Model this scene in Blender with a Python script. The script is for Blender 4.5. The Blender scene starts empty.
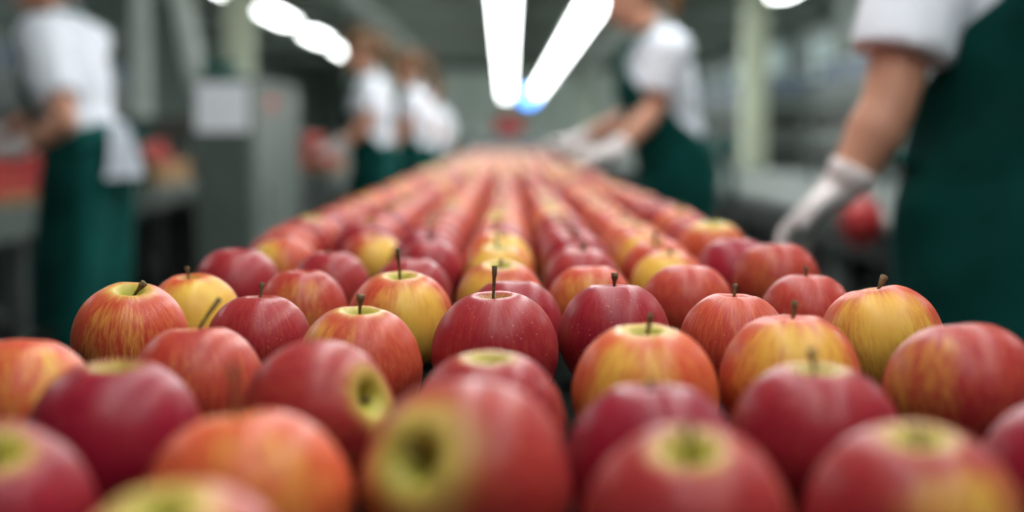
import bpy, bmesh, math, random
from mathutils import Vector, Matrix, Euler
import numpy as np
sc = bpy.context.scene
COL = sc.collection
rnd = random.Random(7)

# ------------------------------------------------------------------ camera, world, exposure
CAMZ = 1.06
F = 1422.0
PITCH = math.atan(117 / F)
YAW = math.atan(5 / F)          # a touch to the right of the belt's axis
cam_d = bpy.data.cameras.new('camera'); cam = bpy.data.objects.new('camera', cam_d); COL.objects.link(cam)
cam_d.sensor_width = 36; cam_d.lens = 36 * F / 1024
cam.location = (0, 0, CAMZ)
cam.rotation_euler = (math.pi / 2 - PITCH, 0, -YAW)
cam_d.clip_start = 0.02; cam_d.clip_end = 200
cam_d.dof.use_dof = True; cam_d.dof.focus_distance = 0.865; cam_d.dof.aperture_fstop = 3.0
sc.camera = cam
w = bpy.data.worlds.new('world'); sc.world = w; w.use_nodes = True
w.node_tree.nodes['Background'].inputs[0].default_value = (0.75, 0.9, 0.85, 1)
w.node_tree.nodes['Background'].inputs[1].default_value = 0.01
sc.view_settings.view_transform = 'Standard'; sc.view_settings.look = 'None'
sc.view_settings.gamma = 1; sc.view_settings.use_curve_mapping = False
sc.view_settings.exposure = 0.0
LAMP = 11.8                       # emission of the tubes
LAMP_COL = (0.96, 1.0, 0.985)

# ------------------------------------------------------------------ materials
MATS = {}
def nodes(name):
    m = bpy.data.materials.new(name); m.use_nodes = True
    nt = m.node_tree; b = nt.nodes['Principled BSDF']
    return m, nt, b
def mat(name, col, rough=0.5, metal=0.0, var=0.12, scale=8.0, bump=0.0, spec=0.5):
    if name in MATS: return MATS[name]
    m, nt, b = nodes(name)
    tc = nt.nodes.new('ShaderNodeTexCoord'); n = nt.nodes.new('ShaderNodeTexNoise')
    n.inputs['Scale'].default_value = scale; n.inputs['Detail'].default_value = 4
    nt.links.new(tc.outputs['Object'], n.inputs['Vector'])
    r = nt.nodes.new('ShaderNodeValToRGB')
    r.color_ramp.elements[0].position = 0.3; r.color_ramp.elements[1].position = 0.7
    r.color_ramp.elements[0].color = (*[c * (1 - var) for c in col], 1)
    r.color_ramp.elements[1].color = (*[min(1, c * (1 + var)) for c in col], 1)
    nt.links.new(n.outputs['Fac'], r.inputs['Fac']); nt.links.new(r.outputs['Color'], b.inputs['Base Color'])
    b.inputs['Roughness'].default_value = rough; b.inputs['Metallic'].default_value = metal
    b.inputs['Specular IOR Level'].default_value = spec
    if bump:
        bp = nt.nodes.new('ShaderNodeBump'); bp.inputs['Strength'].default_value = bump; bp.inputs['Distance'].default_value = 0.01
        nt.links.new(n.outputs['Fac'], bp.inputs['Height']); nt.links.new(bp.outputs['Normal'], b.inputs['Normal'])
    MATS[name] = m; return m
def emis(name, col, strength):
    if name in MATS: return MATS[name]
    m, nt, b = nodes(name)
    b.inputs['Base Color'].default_value = (0.8, 0.8, 0.8, 1)
    b.inputs['Emission Color'].default_value = (*col, 1); b.inputs['Emission Strength'].default_value = strength
    MATS[name] = m; return m

def apple_material():
    m, nt, b = nodes('apple_skin'); N = nt.nodes; L = nt.links
    def M(op, a, c=None, d=None, clamp=False):
        n = N.new('ShaderNodeMath'); n.operation = op; n.use_clamp = clamp
        for i, v in enumerate((a, c, d)):
            if v is None: continue
            if isinstance(v, (int, float)): n.inputs[i].default_value = v
            else: L.new(v, n.inputs[i])
        return n.outputs[0]
    def smooth(x, lo, hi):
        n = N.new('ShaderNodeMapRange'); n.interpolation_type = 'SMOOTHSTEP'
        for k, v in (('Value', x), ('From Min', lo), ('From Max', hi)):
            if isinstance(v, (int, float)): n.inputs[k].default_value = v
            else: L.new(v, n.inputs[k])
        return n.outputs[0]
    def mix(f, a, c):
        n = N.new('ShaderNodeMix'); n.data_type = 'RGBA'
        if isinstance(f, (int, float)): n.inputs[0].default_value = f
        else: L.new(f, n.inputs[0])
        for i, v in ((6, a), (7, c)):
            if isinstance(v, tuple): n.inputs[i].default_value = (*v, 1)
            else: L.new(v, n.inputs[i])
        return n.outputs[2]
    tc = N.new('ShaderNodeTexCoord'); oi = N.new('ShaderNodeObjectInfo')
    sep = N.new('ShaderNodeSeparateXYZ'); L.new(tc.outputs['Object'], sep.inputs[0])
    R = 0.0375
    x = M('DIVIDE', sep.outputs[0], R); y = M('DIVIDE', sep.outputs[1], R); z = M('DIVIDE', sep.outputs[2], R)
    q = M('SQRT', M('ADD', M('MULTIPLY', x, x), M('ADD', M('MULTIPLY', y, y), 1e-4)))
    sc_ = N.new('ShaderNodeSeparateColor'); L.new(oi.outputs['Color'], sc_.inputs[0])
    blush, tone, ang, dim = sc_.outputs[0], sc_.outputs[1], sc_.outputs[2], oi.outputs['Alpha']
    a = M('MULTIPLY', ang, 2 * math.pi)
    ux, uy = M('DIVIDE', x, q), M('DIVIDE', y, q)
    seed = M('MULTIPLY', oi.outputs['Random'], 37.0)
    def streak(k, kz, detail, off):
        c = N.new('ShaderNodeCombineXYZ')
        L.new(M('ADD', M('MULTIPLY', ux, k), M('ADD', seed, off)), c.inputs[0])
        L.new(M('MULTIPLY', uy, k), c.inputs[1]); L.new(M('MULTIPLY', z, kz), c.inputs[2])
        n = N.new('ShaderNodeTexNoise'); n.inputs['Scale'].default_value = 1.0; n.inputs['Detail'].default_value = detail
        n.inputs['Roughness'].default_value = 0.6
        L.new(c.outputs[0], n.inputs['Vector']); return n.outputs['Fac']
    st = streak(17.0, 4.2, 7, 0.0); st2 = streak(2.2, 0.7, 2, 9.0)
    cl = N.new('ShaderNodeTexNoise'); cl.inputs['Scale'].default_value = 38; cl.inputs['Detail'].default_value = 3
    cv = N.new('ShaderNodeVectorMath'); cv.operation = 'ADD'; L.new(tc.outputs['Object'], cv.inputs[0])
    cs = N.new('ShaderNodeCombineXYZ'); L.new(seed, cs.inputs[0]); L.new(cs.outputs[0], cv.inputs[1]); L.new(cv.outputs[0], cl.inputs['Vector'])
    cl = cl.outputs['Fac']
    # where the ground colour shows through
    d = M('ADD', M('MULTIPLY', M('COSINE', a), ux), M('MULTIPLY', M('SINE', a), uy))
    d = M('MULTIPLY', d, smooth(q, 0.1, 0.8))
    dv = M('ADD', d, M('ADD', M('MULTIPLY', M('SUBTRACT', st, 0.5), 0.75), M('MULTIPLY', M('SUBTRACT', st2, 0.5), 0.9)))
    dv = M('ADD', dv, M('MULTIPLY', M('SUBTRACT', cl, 0.5), 0.5))
    thr = M('ADD', M('MULTIPLY', blush, 2.3), -0.85)
    ym = smooth(M('SUBTRACT', dv, thr), -0.42, 0.48)
    top = smooth(z, 0.0, 0.3)
    dq = M('ADD', q, M('MULTIPLY', M('SUBTRACT', st, 0.5), 0.5))
    dm = M('MULTIPLY', M('SUBTRACT', 1.0, smooth(dq, M('MULTIPLY', dim, 0.35), M('MULTIPLY', dim, 1.10))), top)
    # colours
    orange = (0.66, 0.075, 0.034); crimson = (0.27, 0.003, 0.028)
    red = mix(tone, orange, crimson)
    red = mix(M('MULTIPLY', smooth(st, 0.36, 0.74), M('SUBTRACT', 0.66, M('MULTIPLY', tone, 0.62))), red, (0.78, 0.25, 0.07))
    red = mix(M('MULTIPLY', smooth(cl, 0.45, 0.75), 0.35), red, mix(tone, (0.46, 0.022, 0.018), (0.18, 0.002, 0.020)))
    gold = mix(smooth(cl, 0.35, 0.7), (0.86, 0.55, 0.085), (0.80, 0.42, 0.065))
    skin = mix(ym, red, gold)
    skin = mix(dm, skin, mix(smooth(q, 0.1, 0.5), (0.42, 0.38, 0.05), (0.74, 0.55, 0.14)))
    # pale lenticels
    vo = N.new('ShaderNodeTexVoronoi'); vo.inputs['Scale'].default_value = 430
    L.new(tc.outputs['Object'], vo.inputs['Vector'])
    vc = N.new('ShaderNodeSeparateColor'); L.new(vo.outputs['Color'], vc.inputs[0])
    dots = M('MULTIPLY', smooth(vc.outputs[0], 0.45, 0.75), M('MULTIPLY', M('SUBTRACT', 1.0, smooth(vo.outputs['Distance'], 0.08, 0.24)), M('MULTIPLY', smooth(cl, 0.34, 0.60), 0.55)))
    skin = mix(dots, skin, (0.85, 0.48, 0.30))
    L.new(skin, b.inputs['Base Color'])
    b.inputs['Roughness'].default_value = 0.37; b.inputs['Specular IOR Level'].default_value = 0.28
    
    bp = N.new('ShaderNodeBump'); bp.inputs['Strength'].default_value = 0.12; bp.inputs['Distance'].default_value = 0.0006
    L.new(st, bp.inputs['Height']); L.new(bp.outputs['Normal'], b.inputs['Normal'])
    MATS['apple'] = m; return m
apple_material()

def distant_apple_material():          # many apples in one object: each has its own stored skin colour
    m, nt, b = nodes('apple_skin_far')
    a = nt.nodes.new('ShaderNodeVertexColor'); a.layer_name = 'skin'
    nt.links.new(a.outputs['Color'], b.inputs['Base Color'])
    b.inputs['Roughness'].default_value = 0.36
    MATS['apple_far'] = m
distant_apple_material()

mat('stem', (0.13, 0.075, 0.028), 0.75, var=0.5, scale=300)
mat('steel', (0.26, 0.295, 0.28), 0.45, 0.5)
mat('steel_dark', (0.10, 0.125, 0.115), 0.5, 0.4)
mat('machine_grey', (0.075, 0.10, 0.086), 0.5)
mat('machine_side', (0.17, 0.20, 0.185), 0.5)
mat('machine_brown', (0.06, 0.058, 0.05), 0.6)
mat('black_panel', (0.012, 0.018, 0.016), 0.6)
mat('belt', (0.008, 0.010, 0.009), 0.9, scale=60, spec=0.0)
mat('concrete', (0.08, 0.095, 0.086), 0.55, var=0.25, scale=1.2)
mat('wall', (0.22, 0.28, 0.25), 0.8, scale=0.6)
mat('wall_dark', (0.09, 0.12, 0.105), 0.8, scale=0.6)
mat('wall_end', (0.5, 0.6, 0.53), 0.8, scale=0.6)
mat('ceiling', (0.30, 0.33, 0.275), 0.8, scale=0.8)
mat('column', (0.74, 0.80, 0.60), 0.6)
mat('beam', (0.55, 0.62, 0.57), 0.6)
mat('skin', (0.60, 0.285, 0.185), 0.55, var=0.12, scale=14)
mat('shirt', (0.84, 0.87, 0.95), 0.9, var=0.04, scale=30, spec=0.2)
mat('apron', (0.003, 0.080, 0.068), 0.85, var=0.25, scale=9, spec=0.2)
mat('glove', (0.80, 0.72, 0.71), 0.75, var=0.05, spec=0.3)
mat('hair', (0.17, 0.08, 0.03), 0.55, var=0.4, scale=60)
mat('shoe', (0.02, 0.02, 0.02), 0.5)
mat('eye', (0.55, 0.53, 0.5), 0.2)
mat('paper', (0.86, 0.90, 0.95), 0.8, var=0.03, scale=30)
mat('green_plastic', (0.01, 0.10, 0.075), 0.5)
mat('wood', (0.50, 0.30, 0.13), 0.7, scale=20)
mat('red_plastic', (0.40, 0.012, 0.014), 0.4)
mat('blue_paint', (0.12, 0.17, 0.24), 0.5)
mat('black_plastic', (0.012, 0.012, 0.013), 0.4)
emis('tube', LAMP_COL, LAMP)
emis('blue_lamp', (0.05, 0.30, 1.0), 6.0)
emis('round_lamp', (0.65, 1.0, 0.95), 5.0)
emis('window_pane', (0.62, 0.85, 0.83), 0.42)
emis('end_wall_glow', (0.62, 0.80, 0.68), 0.20)  # added glow for the far end wall, no real glazing

# ------------------------------------------------------------------ helpers
def tag(o, label=None, cat=None, group=None, kind=None):
    if label: o['label'] = label
    if cat: o['category'] = cat
    if group: o['group'] = group
    if kind: o['kind'] = kind
    return o
def link(name, me, m=None, parent=None, loc=None):
    o = bpy.data.objects.new(name, me); COL.objects.link(o)
    if m: me.materials.clear(); me.materials.append(m if not isinstance(m, str) else MATS[m])
    if parent is not None: o.parent = parent
    if loc is not None: o.location = loc
    return o
def empty(name, loc, rz=0):
    o = bpy.data.objects.new(name, None); COL.objects.link(o); o.location = loc; o.rotation_euler = (0, 0, rz)
    o.empty_display_size = 0.1; return o
def box(bm, x0, x1, y0, y1, z0, z1, bev=0.0):
    vs = [bm.verts.new((x, y, z)) for x in (x0, x1) for y in (y0, y1) for z in (z0, z1)]
    f = [(0, 1, 3, 2), (4, 6, 7, 5), (0, 4, 5, 1), (2, 3, 7, 6), (0, 2, 6, 4), (1, 5, 7, 3)]
    fs = [bm.faces.new([vs[i] for i in q]) for q in f]
    if bev:
        es = list({e for q in fs for e in q.edges})
        bmesh.ops.bevel(bm, geom=es, offset=bev, segments=2, affect='EDGES', profile=0.5)
def boxobj(name, dims, m, parent=None, bev=0.004):
    bm = bmesh.new(); box(bm, *dims, bev=bev); return fin(name, bm, m, parent, smooth=False)
def fin(name, bm, m, parent=None, smooth=True):
    me = bpy.data.meshes.new(name); bmesh.ops.recalc_face_normals(bm, faces=bm.faces); bm.to_mesh(me); bm.free()
    if smooth: me.polygons.foreach_set('use_smooth', [True] * len(me.polygons))
    return link(name, me, m, parent)
def tube(bm, pts, rads, seg=10, cap=True):
    pts = [Vector(p) for p in pts]
    prev = None; rings = []
    up = Vector((0.1, 0.2, 1)).normalized()
    for i, p in enumerate(pts):
        d = (pts[min(i + 1, len(pts) - 1)] - pts[max(i - 1, 0)]).normalized()
        if prev is None:
            s = d.cross(Vector((1, 0, 0)) if abs(d.x) < 0.9 else Vector((0, 1, 0))).normalized()
        else:
            s = (prev - d * prev.dot(d)).normalized()
        prev = s; t = d.cross(s)
        r = rads[i] if hasattr(rads, '__len__') else rads
        rings.append([bm.verts.new(p + (s * math.cos(a) + t * math.sin(a)) * r) for a in [2 * math.pi * k / seg for k in range(seg)]])
    for a, b in zip(rings, rings[1:]):
        for k in range(seg): bm.faces.new((a[k], a[(k + 1) % seg], b[(k + 1) % seg], b[k]))
    if cap:
        bm.faces.new(rings[0][::-1]); bm.faces.new(rings[-1])
def struct(name, dims, m):
    bm = bmesh.new(); box(bm, *dims); o = fin(name, bm, m, None, False); o['kind'] = 'structure'; return o
def pix(x, y, Z):                      # a measured direction in the photograph, taken out to distance Z along the hall
    d = Vector(((x - 512) / F, (256 - y) / F, -1)); d.rotate(cam.rotation_euler)
    return Vector((0, 0, CAMZ)) + d * (Z / d.y)

# ------------------------------------------------------------------ the hall
HW, LEN, BACK, HH = 6.0, 50.0, -5.0, 3.5
struct('floor', (-HW, HW, BACK, LEN, -0.1, 0.0), 'concrete')
struct('ceiling', (-HW, HW, BACK, LEN, HH, HH + 0.1), 'ceiling')
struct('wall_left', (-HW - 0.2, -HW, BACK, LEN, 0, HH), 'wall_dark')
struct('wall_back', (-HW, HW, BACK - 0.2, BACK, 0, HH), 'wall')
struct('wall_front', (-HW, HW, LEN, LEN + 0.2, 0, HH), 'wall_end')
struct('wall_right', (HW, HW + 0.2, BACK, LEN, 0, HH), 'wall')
for i, y in enumerate((17.0, 21.5, 26.0, 30.5, 35.0, 39.5)):
    o = boxobj('window_%d' % (i + 1), (HW - 0.06, HW, y, y + 2.8, 1.7, 3.2), 'beam', None, 0); o['kind'] = 'structure'
    g = boxobj('pane', (HW - 0.08, HW - 0.055, y + 0.12, y + 2.68, 1.82, 3.08), 'window_pane', o, 0)
    bm = bmesh.new()
    for k in (1, 2): box(bm, HW - 0.11, HW - 0.08, y + 0.12 + k * 0.85 - 0.03, y + 0.12 + k * 0.85 + 0.03, 1.82, 3.08)
    box(bm, HW - 0.105, HW - 0.08, y + 0.12, y + 2.68, 2.42, 2.48)
    fin('glazing_bar', bm, 'beam', o, False)
# end-wall panels (pale tall doors of the hall's far end)
for i, x in enumerate((-3.6, 1.9)):
    o = boxobj('door_%d' % (i + 1), (x, x + 1.9, LEN - 0.08, LEN - 0.001, 0.001, 2.6), 'column', None, 0.01); o['kind'] = 'structure'
o = boxobj('window_7', (-5.6, 5.6, LEN - 0.16, LEN - 0.09, 0.8, 3.46), 'beam', None, 0); o['kind'] = 'structure'  # made-up luminous panel, added to brighten the dark far end
for k in range(8):
    boxobj('pane', (-5.5 + k * 1.385, -5.5 + k * 1.385 + 1.3, LEN - 0.19, LEN - 0.165, 0.9, 3.40), 'end_wall_glow', o, 0)  # these panes only supply the added glow of the end wall
# columns and the beams they carry
for n, sx in enumerate((-1, 1)):
    o = boxobj('trim_%d' % (n + 1), (sx * 2.35 - 0.13, sx * 2.35 + 0.13, BACK, LEN, 3.04, 3.28), 'beam', None, 0.01); o['kind'] = 'structure'
side = {-1: 'left', 1: 'right'}
for sx in (-1, 1):
    for k, y in enumerate((13.6 if sx > 0 else 12.6, 28.0, 42.0)):
        e = empty('column', (sx * 2.35, y, 0))
        tag(e, '%s pale cream square column on the %s side of the hall' % (('nearest', 'middle', 'farthest')[k], side[sx]), 'column', 'cream columns carrying the roof beams')
        bm = bmesh.new(); box(bm, -0.11, 0.11, -0.11, 0.11, 0.02, 3.04, 0.012); fin('shaft', bm, 'column', e, False)
        bm = bmesh.new(); box(bm, -0.2, 0.2, -0.2, 0.2, 0, 0.02, 0.004)
        for a in (-0.16, 0.16):
            for b_ in (-0.16, 0.16): box(bm, a - 0.012, a + 0.012, b_ - 0.012, b_ + 0.012, 0.02, 0.035)
        fin('base_plate', bm, 'steel_dark', e, False)
for k, y in enumerate((6.0, 13.0, 20.0, 27.0, 34.0, 41.0)):
    bm = bmesh.new()
    box(bm, -HW, HW, y - 0.08, y + 0.08, 3.28, 3.30); box(bm, -HW, HW, y - 0.08, y + 0.08, 3.48, 3.50); box(bm, -HW, HW, y - 0.01, y + 0.01, 3.30, 3.48)
    o = fin('trim_%d' % (k + 3), bm, 'beam', None, False); o['kind'] = 'structure'

# ------------------------------------------------------------------ lamps
def make_strip(length, width):
    e = empty('ceiling_light', (0, 0, 0))
    bm = bmesh.new(); box(bm, -width / 2 - 0.02, width / 2 + 0.02, 0, length, 0.03, 0.075, 0.006); fin('housing', bm, 'steel', e, False)
    bm = bmesh.new(); box(bm, -width / 2, width / 2, 0.02, length - 0.02, -0.035, 0.03, 0.008); fin('diffuser', bm, 'tube', e, False)
    return e
def add_wires(e, length, h):
    for y in (0.3, length - 0.3):
        bm = bmesh.new(); tube(bm, [(0, y, 0.07), (0, y, h)], 0.004, 6); fin('suspension_wire', bm, 'steel_dark', e, False)
def copy_tree(o, parent=None):
    c = o.copy(); COL.objects.link(c)
    if parent is not None: c.parent = parent
    for ch in list(o.children):
        if ch.name not in done: copy_tree(ch, c)
    return c
done = set()
ORD = ['first', 'second', 'third', 'fourth', 'fifth', 'sixth', 'seventh', 'eighth', 'ninth', 'tenth', 'eleventh', 'twelfth', 'thirteenth', 'fourteenth',
       'fifteenth', 'sixteenth', 'seventeenth', 'eighteenth', 'nineteenth', 'twentieth', 'twenty-first', 'twenty-second', 'twenty-third', 'twenty-fourth', 'twenty-fifth',
       'twenty-sixth', 'twenty-seventh', 'twenty-eighth', 'twenty-ninth', 'thirtieth', 'thirty-first', 'thirty-second', 'thirty-third', 'thirty-fourth', 'thirty-fifth',
       'thirty-sixth', 'thirty-seventh', 'thirty-eighth', 'thirty-ninth', 'fortieth', 'forty-first', 'forty-second', 'forty-third', 'forty-fourth', 'forty-fifth',
       'forty-sixth', 'forty-seventh', 'forty-eighth', 'forty-ninth', 'fiftieth']
proto = make_strip(2.9, 0.22); add_wires(proto, 2.9, HH - 2.36)
first = True
for name, x in (('above the belt', -0.03), ('right of the belt', 0.84)):
    for k, y in enumerate([-0.85 + 3.0 * i for i in range(15)]):
        o = proto if first else copy_tree(proto); first = False
        o.location = (x, y, 2.36)
        tag(o, '%s light from the far end in the strip %s' % (ORD[14 - k], name), 'light', 'white strip lights over the belt')
proto2 = make_strip(2.4, 0.30); add_wires(proto2, 2.4, HH - 3.06)
for s in (-1, 1):
    for k, y in enumerate([3.4 + 4.75 * i for i in range(7 if s == -1 else 4)]):  # right row is added out of view as fill light; left row is real
        o = proto2 if (s == -1 and k == 0) else copy_tree(proto2)
        o.location = (s * 3.75, y, 3.06)
        tag(o, '%s separate white lamp from the far end of the %s row' % (ORD[(6 if s == -1 else 3) - k], side[s]), 'light', 'separate lamps along the sides of the hall')

# ------------------------------------------------------------------ apples
RA = 0.0375
PROF = [(0, .60), (.045, .605), (.085, .637), (.13, .70), (.19, .775), (.27, .832), (.375, .838), (.51, .785), (.655, .685), (.785, .55), (.89, .38), (.965, .17), (1.0, -.06), (.975, -.29), (.895, -.51), (.765, -.69), (.60, -.81), (.44, -.86), (.30, -.85), (.18, -.79), (.08, -.73), (0, -.71)]
def cr(P, n):
    out = []
    for i in range(len(P) - 1):
        p0, p1, p2, p3 = P[max(i - 1, 0)], P[i], P[i + 1], P[min(i + 2, len(P) - 1)]
        for k in range(n):
            t = k / n
            out.append(tuple(0.5 * ((2 * b) + (-a + c) * t + (2 * a - 5 * b + 4 * c - d) * t * t + (-a + 3 * b - 3 * c + d) * t ** 3) for a, b, c, d in zip(p0, p1, p2, p3)))
    out.append(P[-1]); return out
def apple_bm(seed, seg=48, sub=2, R=RA):
    r = random.Random(seed); ph = r.uniform(0, 6); lob = r.uniform(0.012, 0.035); asy = r.uniform(0.0, 0.05); pa = r.uniform(0, 6); tall = r.uniform(0.96, 1.05)
    taper = r.uniform(0.0, 0.07)
    P = cr(PROF, sub) if sub > 1 else PROF[::1]
    bm = bmesh.new(); rings = []
    for (q, z) in P:
        q = max(q, 0)
        if q < 1e-4: rings.append([bm.verts.new((0, 0, z * R * tall))]); continue
        ring = []
        for k in range(seg):
            a = 2 * math.pi * k / seg
            low = max(0.0, -z) ** 1.0
            qq = q * (1 + lob * math.cos(5 * a + ph) * (0.35 + low) + asy * 0.5 * math.cos(a + pa) + 0.012 * math.cos(2 * a + ph)) * (1 - taper * low)
            zz = z * tall + (asy * 0.9 * math.cos(a + pa * 2) * q if z > 0 else 0) + lob * 0.9 * math.cos(5 * a + ph) * (1 if abs(z) > .6 else 0) * q * (1 if z < 0 else .5)
            ring.append(bm.verts.new((qq * R * math.cos(a), qq * R * math.sin(a), zz * R)))
        rings.append(ring)
    mx = max(math.hypot(v.co.x, v.co.y) for v in bm.verts) / R / 1.03
    for v in bm.verts: v.co.x /= mx; v.co.y /= mx
    for a, b in zip(rings, rings[1:]):
        for k in range(seg):
            k2 = (k + 1) % seg
            if len(a) == 1: bm.faces.new((a[0], b[k], b[k2]))
            elif len(b) == 1: bm.faces.new((a[k], b[0], a[k2]))
            else: bm.faces.new((a[k], b[k], b[k2], a[k2]))
    return bm
def tomesh(name, bm, m):
    me = bpy.data.meshes.new(name); bmesh.ops.recalc_face_normals(bm, faces=bm.faces); bm.to_mesh(me); bm.free()
    me.polygons.foreach_set('use_smooth', [True] * len(me.polygons)); me.materials.append(MATS[m]); return me
APPLES = [tomesh('apple', apple_bm(s), 'apple') for s in range(9)]
APPLES_LOW = [tomesh('apple', apple_bm(s, 28, 1), 'apple') for s in range(6)]
def stem_mesh(length, bend, knob):
    bm = bmesh.new(); pts = []; rad = []
    for i in range(9):
        t = i / 8
        pts.append((bend * t * t, 0.15 * bend * math.sin(t * 5), 0.0165 + length * t))
        rad.append(0.00095 + 0.0006 * max(0, t - .55) + (0.0006 if i == 0 else 0) + knob * math.exp(-((t - .95) / .12) ** 2))
    tube(bm, pts, rad, 9)
    bmesh.ops.recalc_face_normals(bm, faces=bm.faces)
    return tomesh('stem', bm, 'stem')
STEM = {'long': stem_mesh(0.0325, 0.002, 0.0006), 'mid': stem_mesh(0.0235, 0.003, 0.0008), 'short': stem_mesh(0.018, 0.003, 0.0005), 'bent': stem_mesh(0.032, 0.015, 0.0004),
        'knob': stem_mesh(0.0245, 0.001, 0.0017), 'stub': stem_mesh(0.011, 0.004, 0.0008), 'thick': stem_mesh(0.020, 0.009, 0.0015)}
HC = 0.1255
AZ = CAMZ - HC                       # height of the apples' middles
BELT = AZ - 0.0335
placed = []
def put_apple(X, Y, scale, tilt, tdir, params, stem, label, mesh=None, z=AZ, group=None, low=False):
    me = mesh if mesh is not None else rnd.choice(APPLES_LOW if low else APPLES)
    o = bpy.data.objects.new('apple', me); COL.objects.link(o)
    o.location = (X, Y, z + (scale - 1) * 0.033); o.scale = (scale,) * 3
    rz = rnd.uniform(0, 2 * math.pi)
    ax = Vector((-math.sin(math.radians(tdir)), math.cos(math.radians(tdir)), 0))
    q = Matrix.Rotation(math.radians(tilt), 3, ax) @ Matrix.Rotation(rz, 3, 'Z')
    o.rotation_euler = q.to_euler()
    lowest = min((q @ v.co).z for v in me.vertices) * scale
    if z == AZ: o.location.z = BELT + 0.0002 - lowest
    blush, tone, ang, dim = params
    o.color = (blush, tone, ((math.radians(ang) - rz) / (2 * math.pi)) % 1.0, dim)
    tag(o, label, 'apple', group)
    if stem:
        sname, sdir = stem if isinstance(stem, tuple) else (stem, rnd.uniform(0, 360))
        s = bpy.data.objects.new('stem', STEM[sname]); COL.objects.link(s); s.parent = o
        s.rotation_euler = (0, 0, math.radians(sdir) - rz)
    return o
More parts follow.
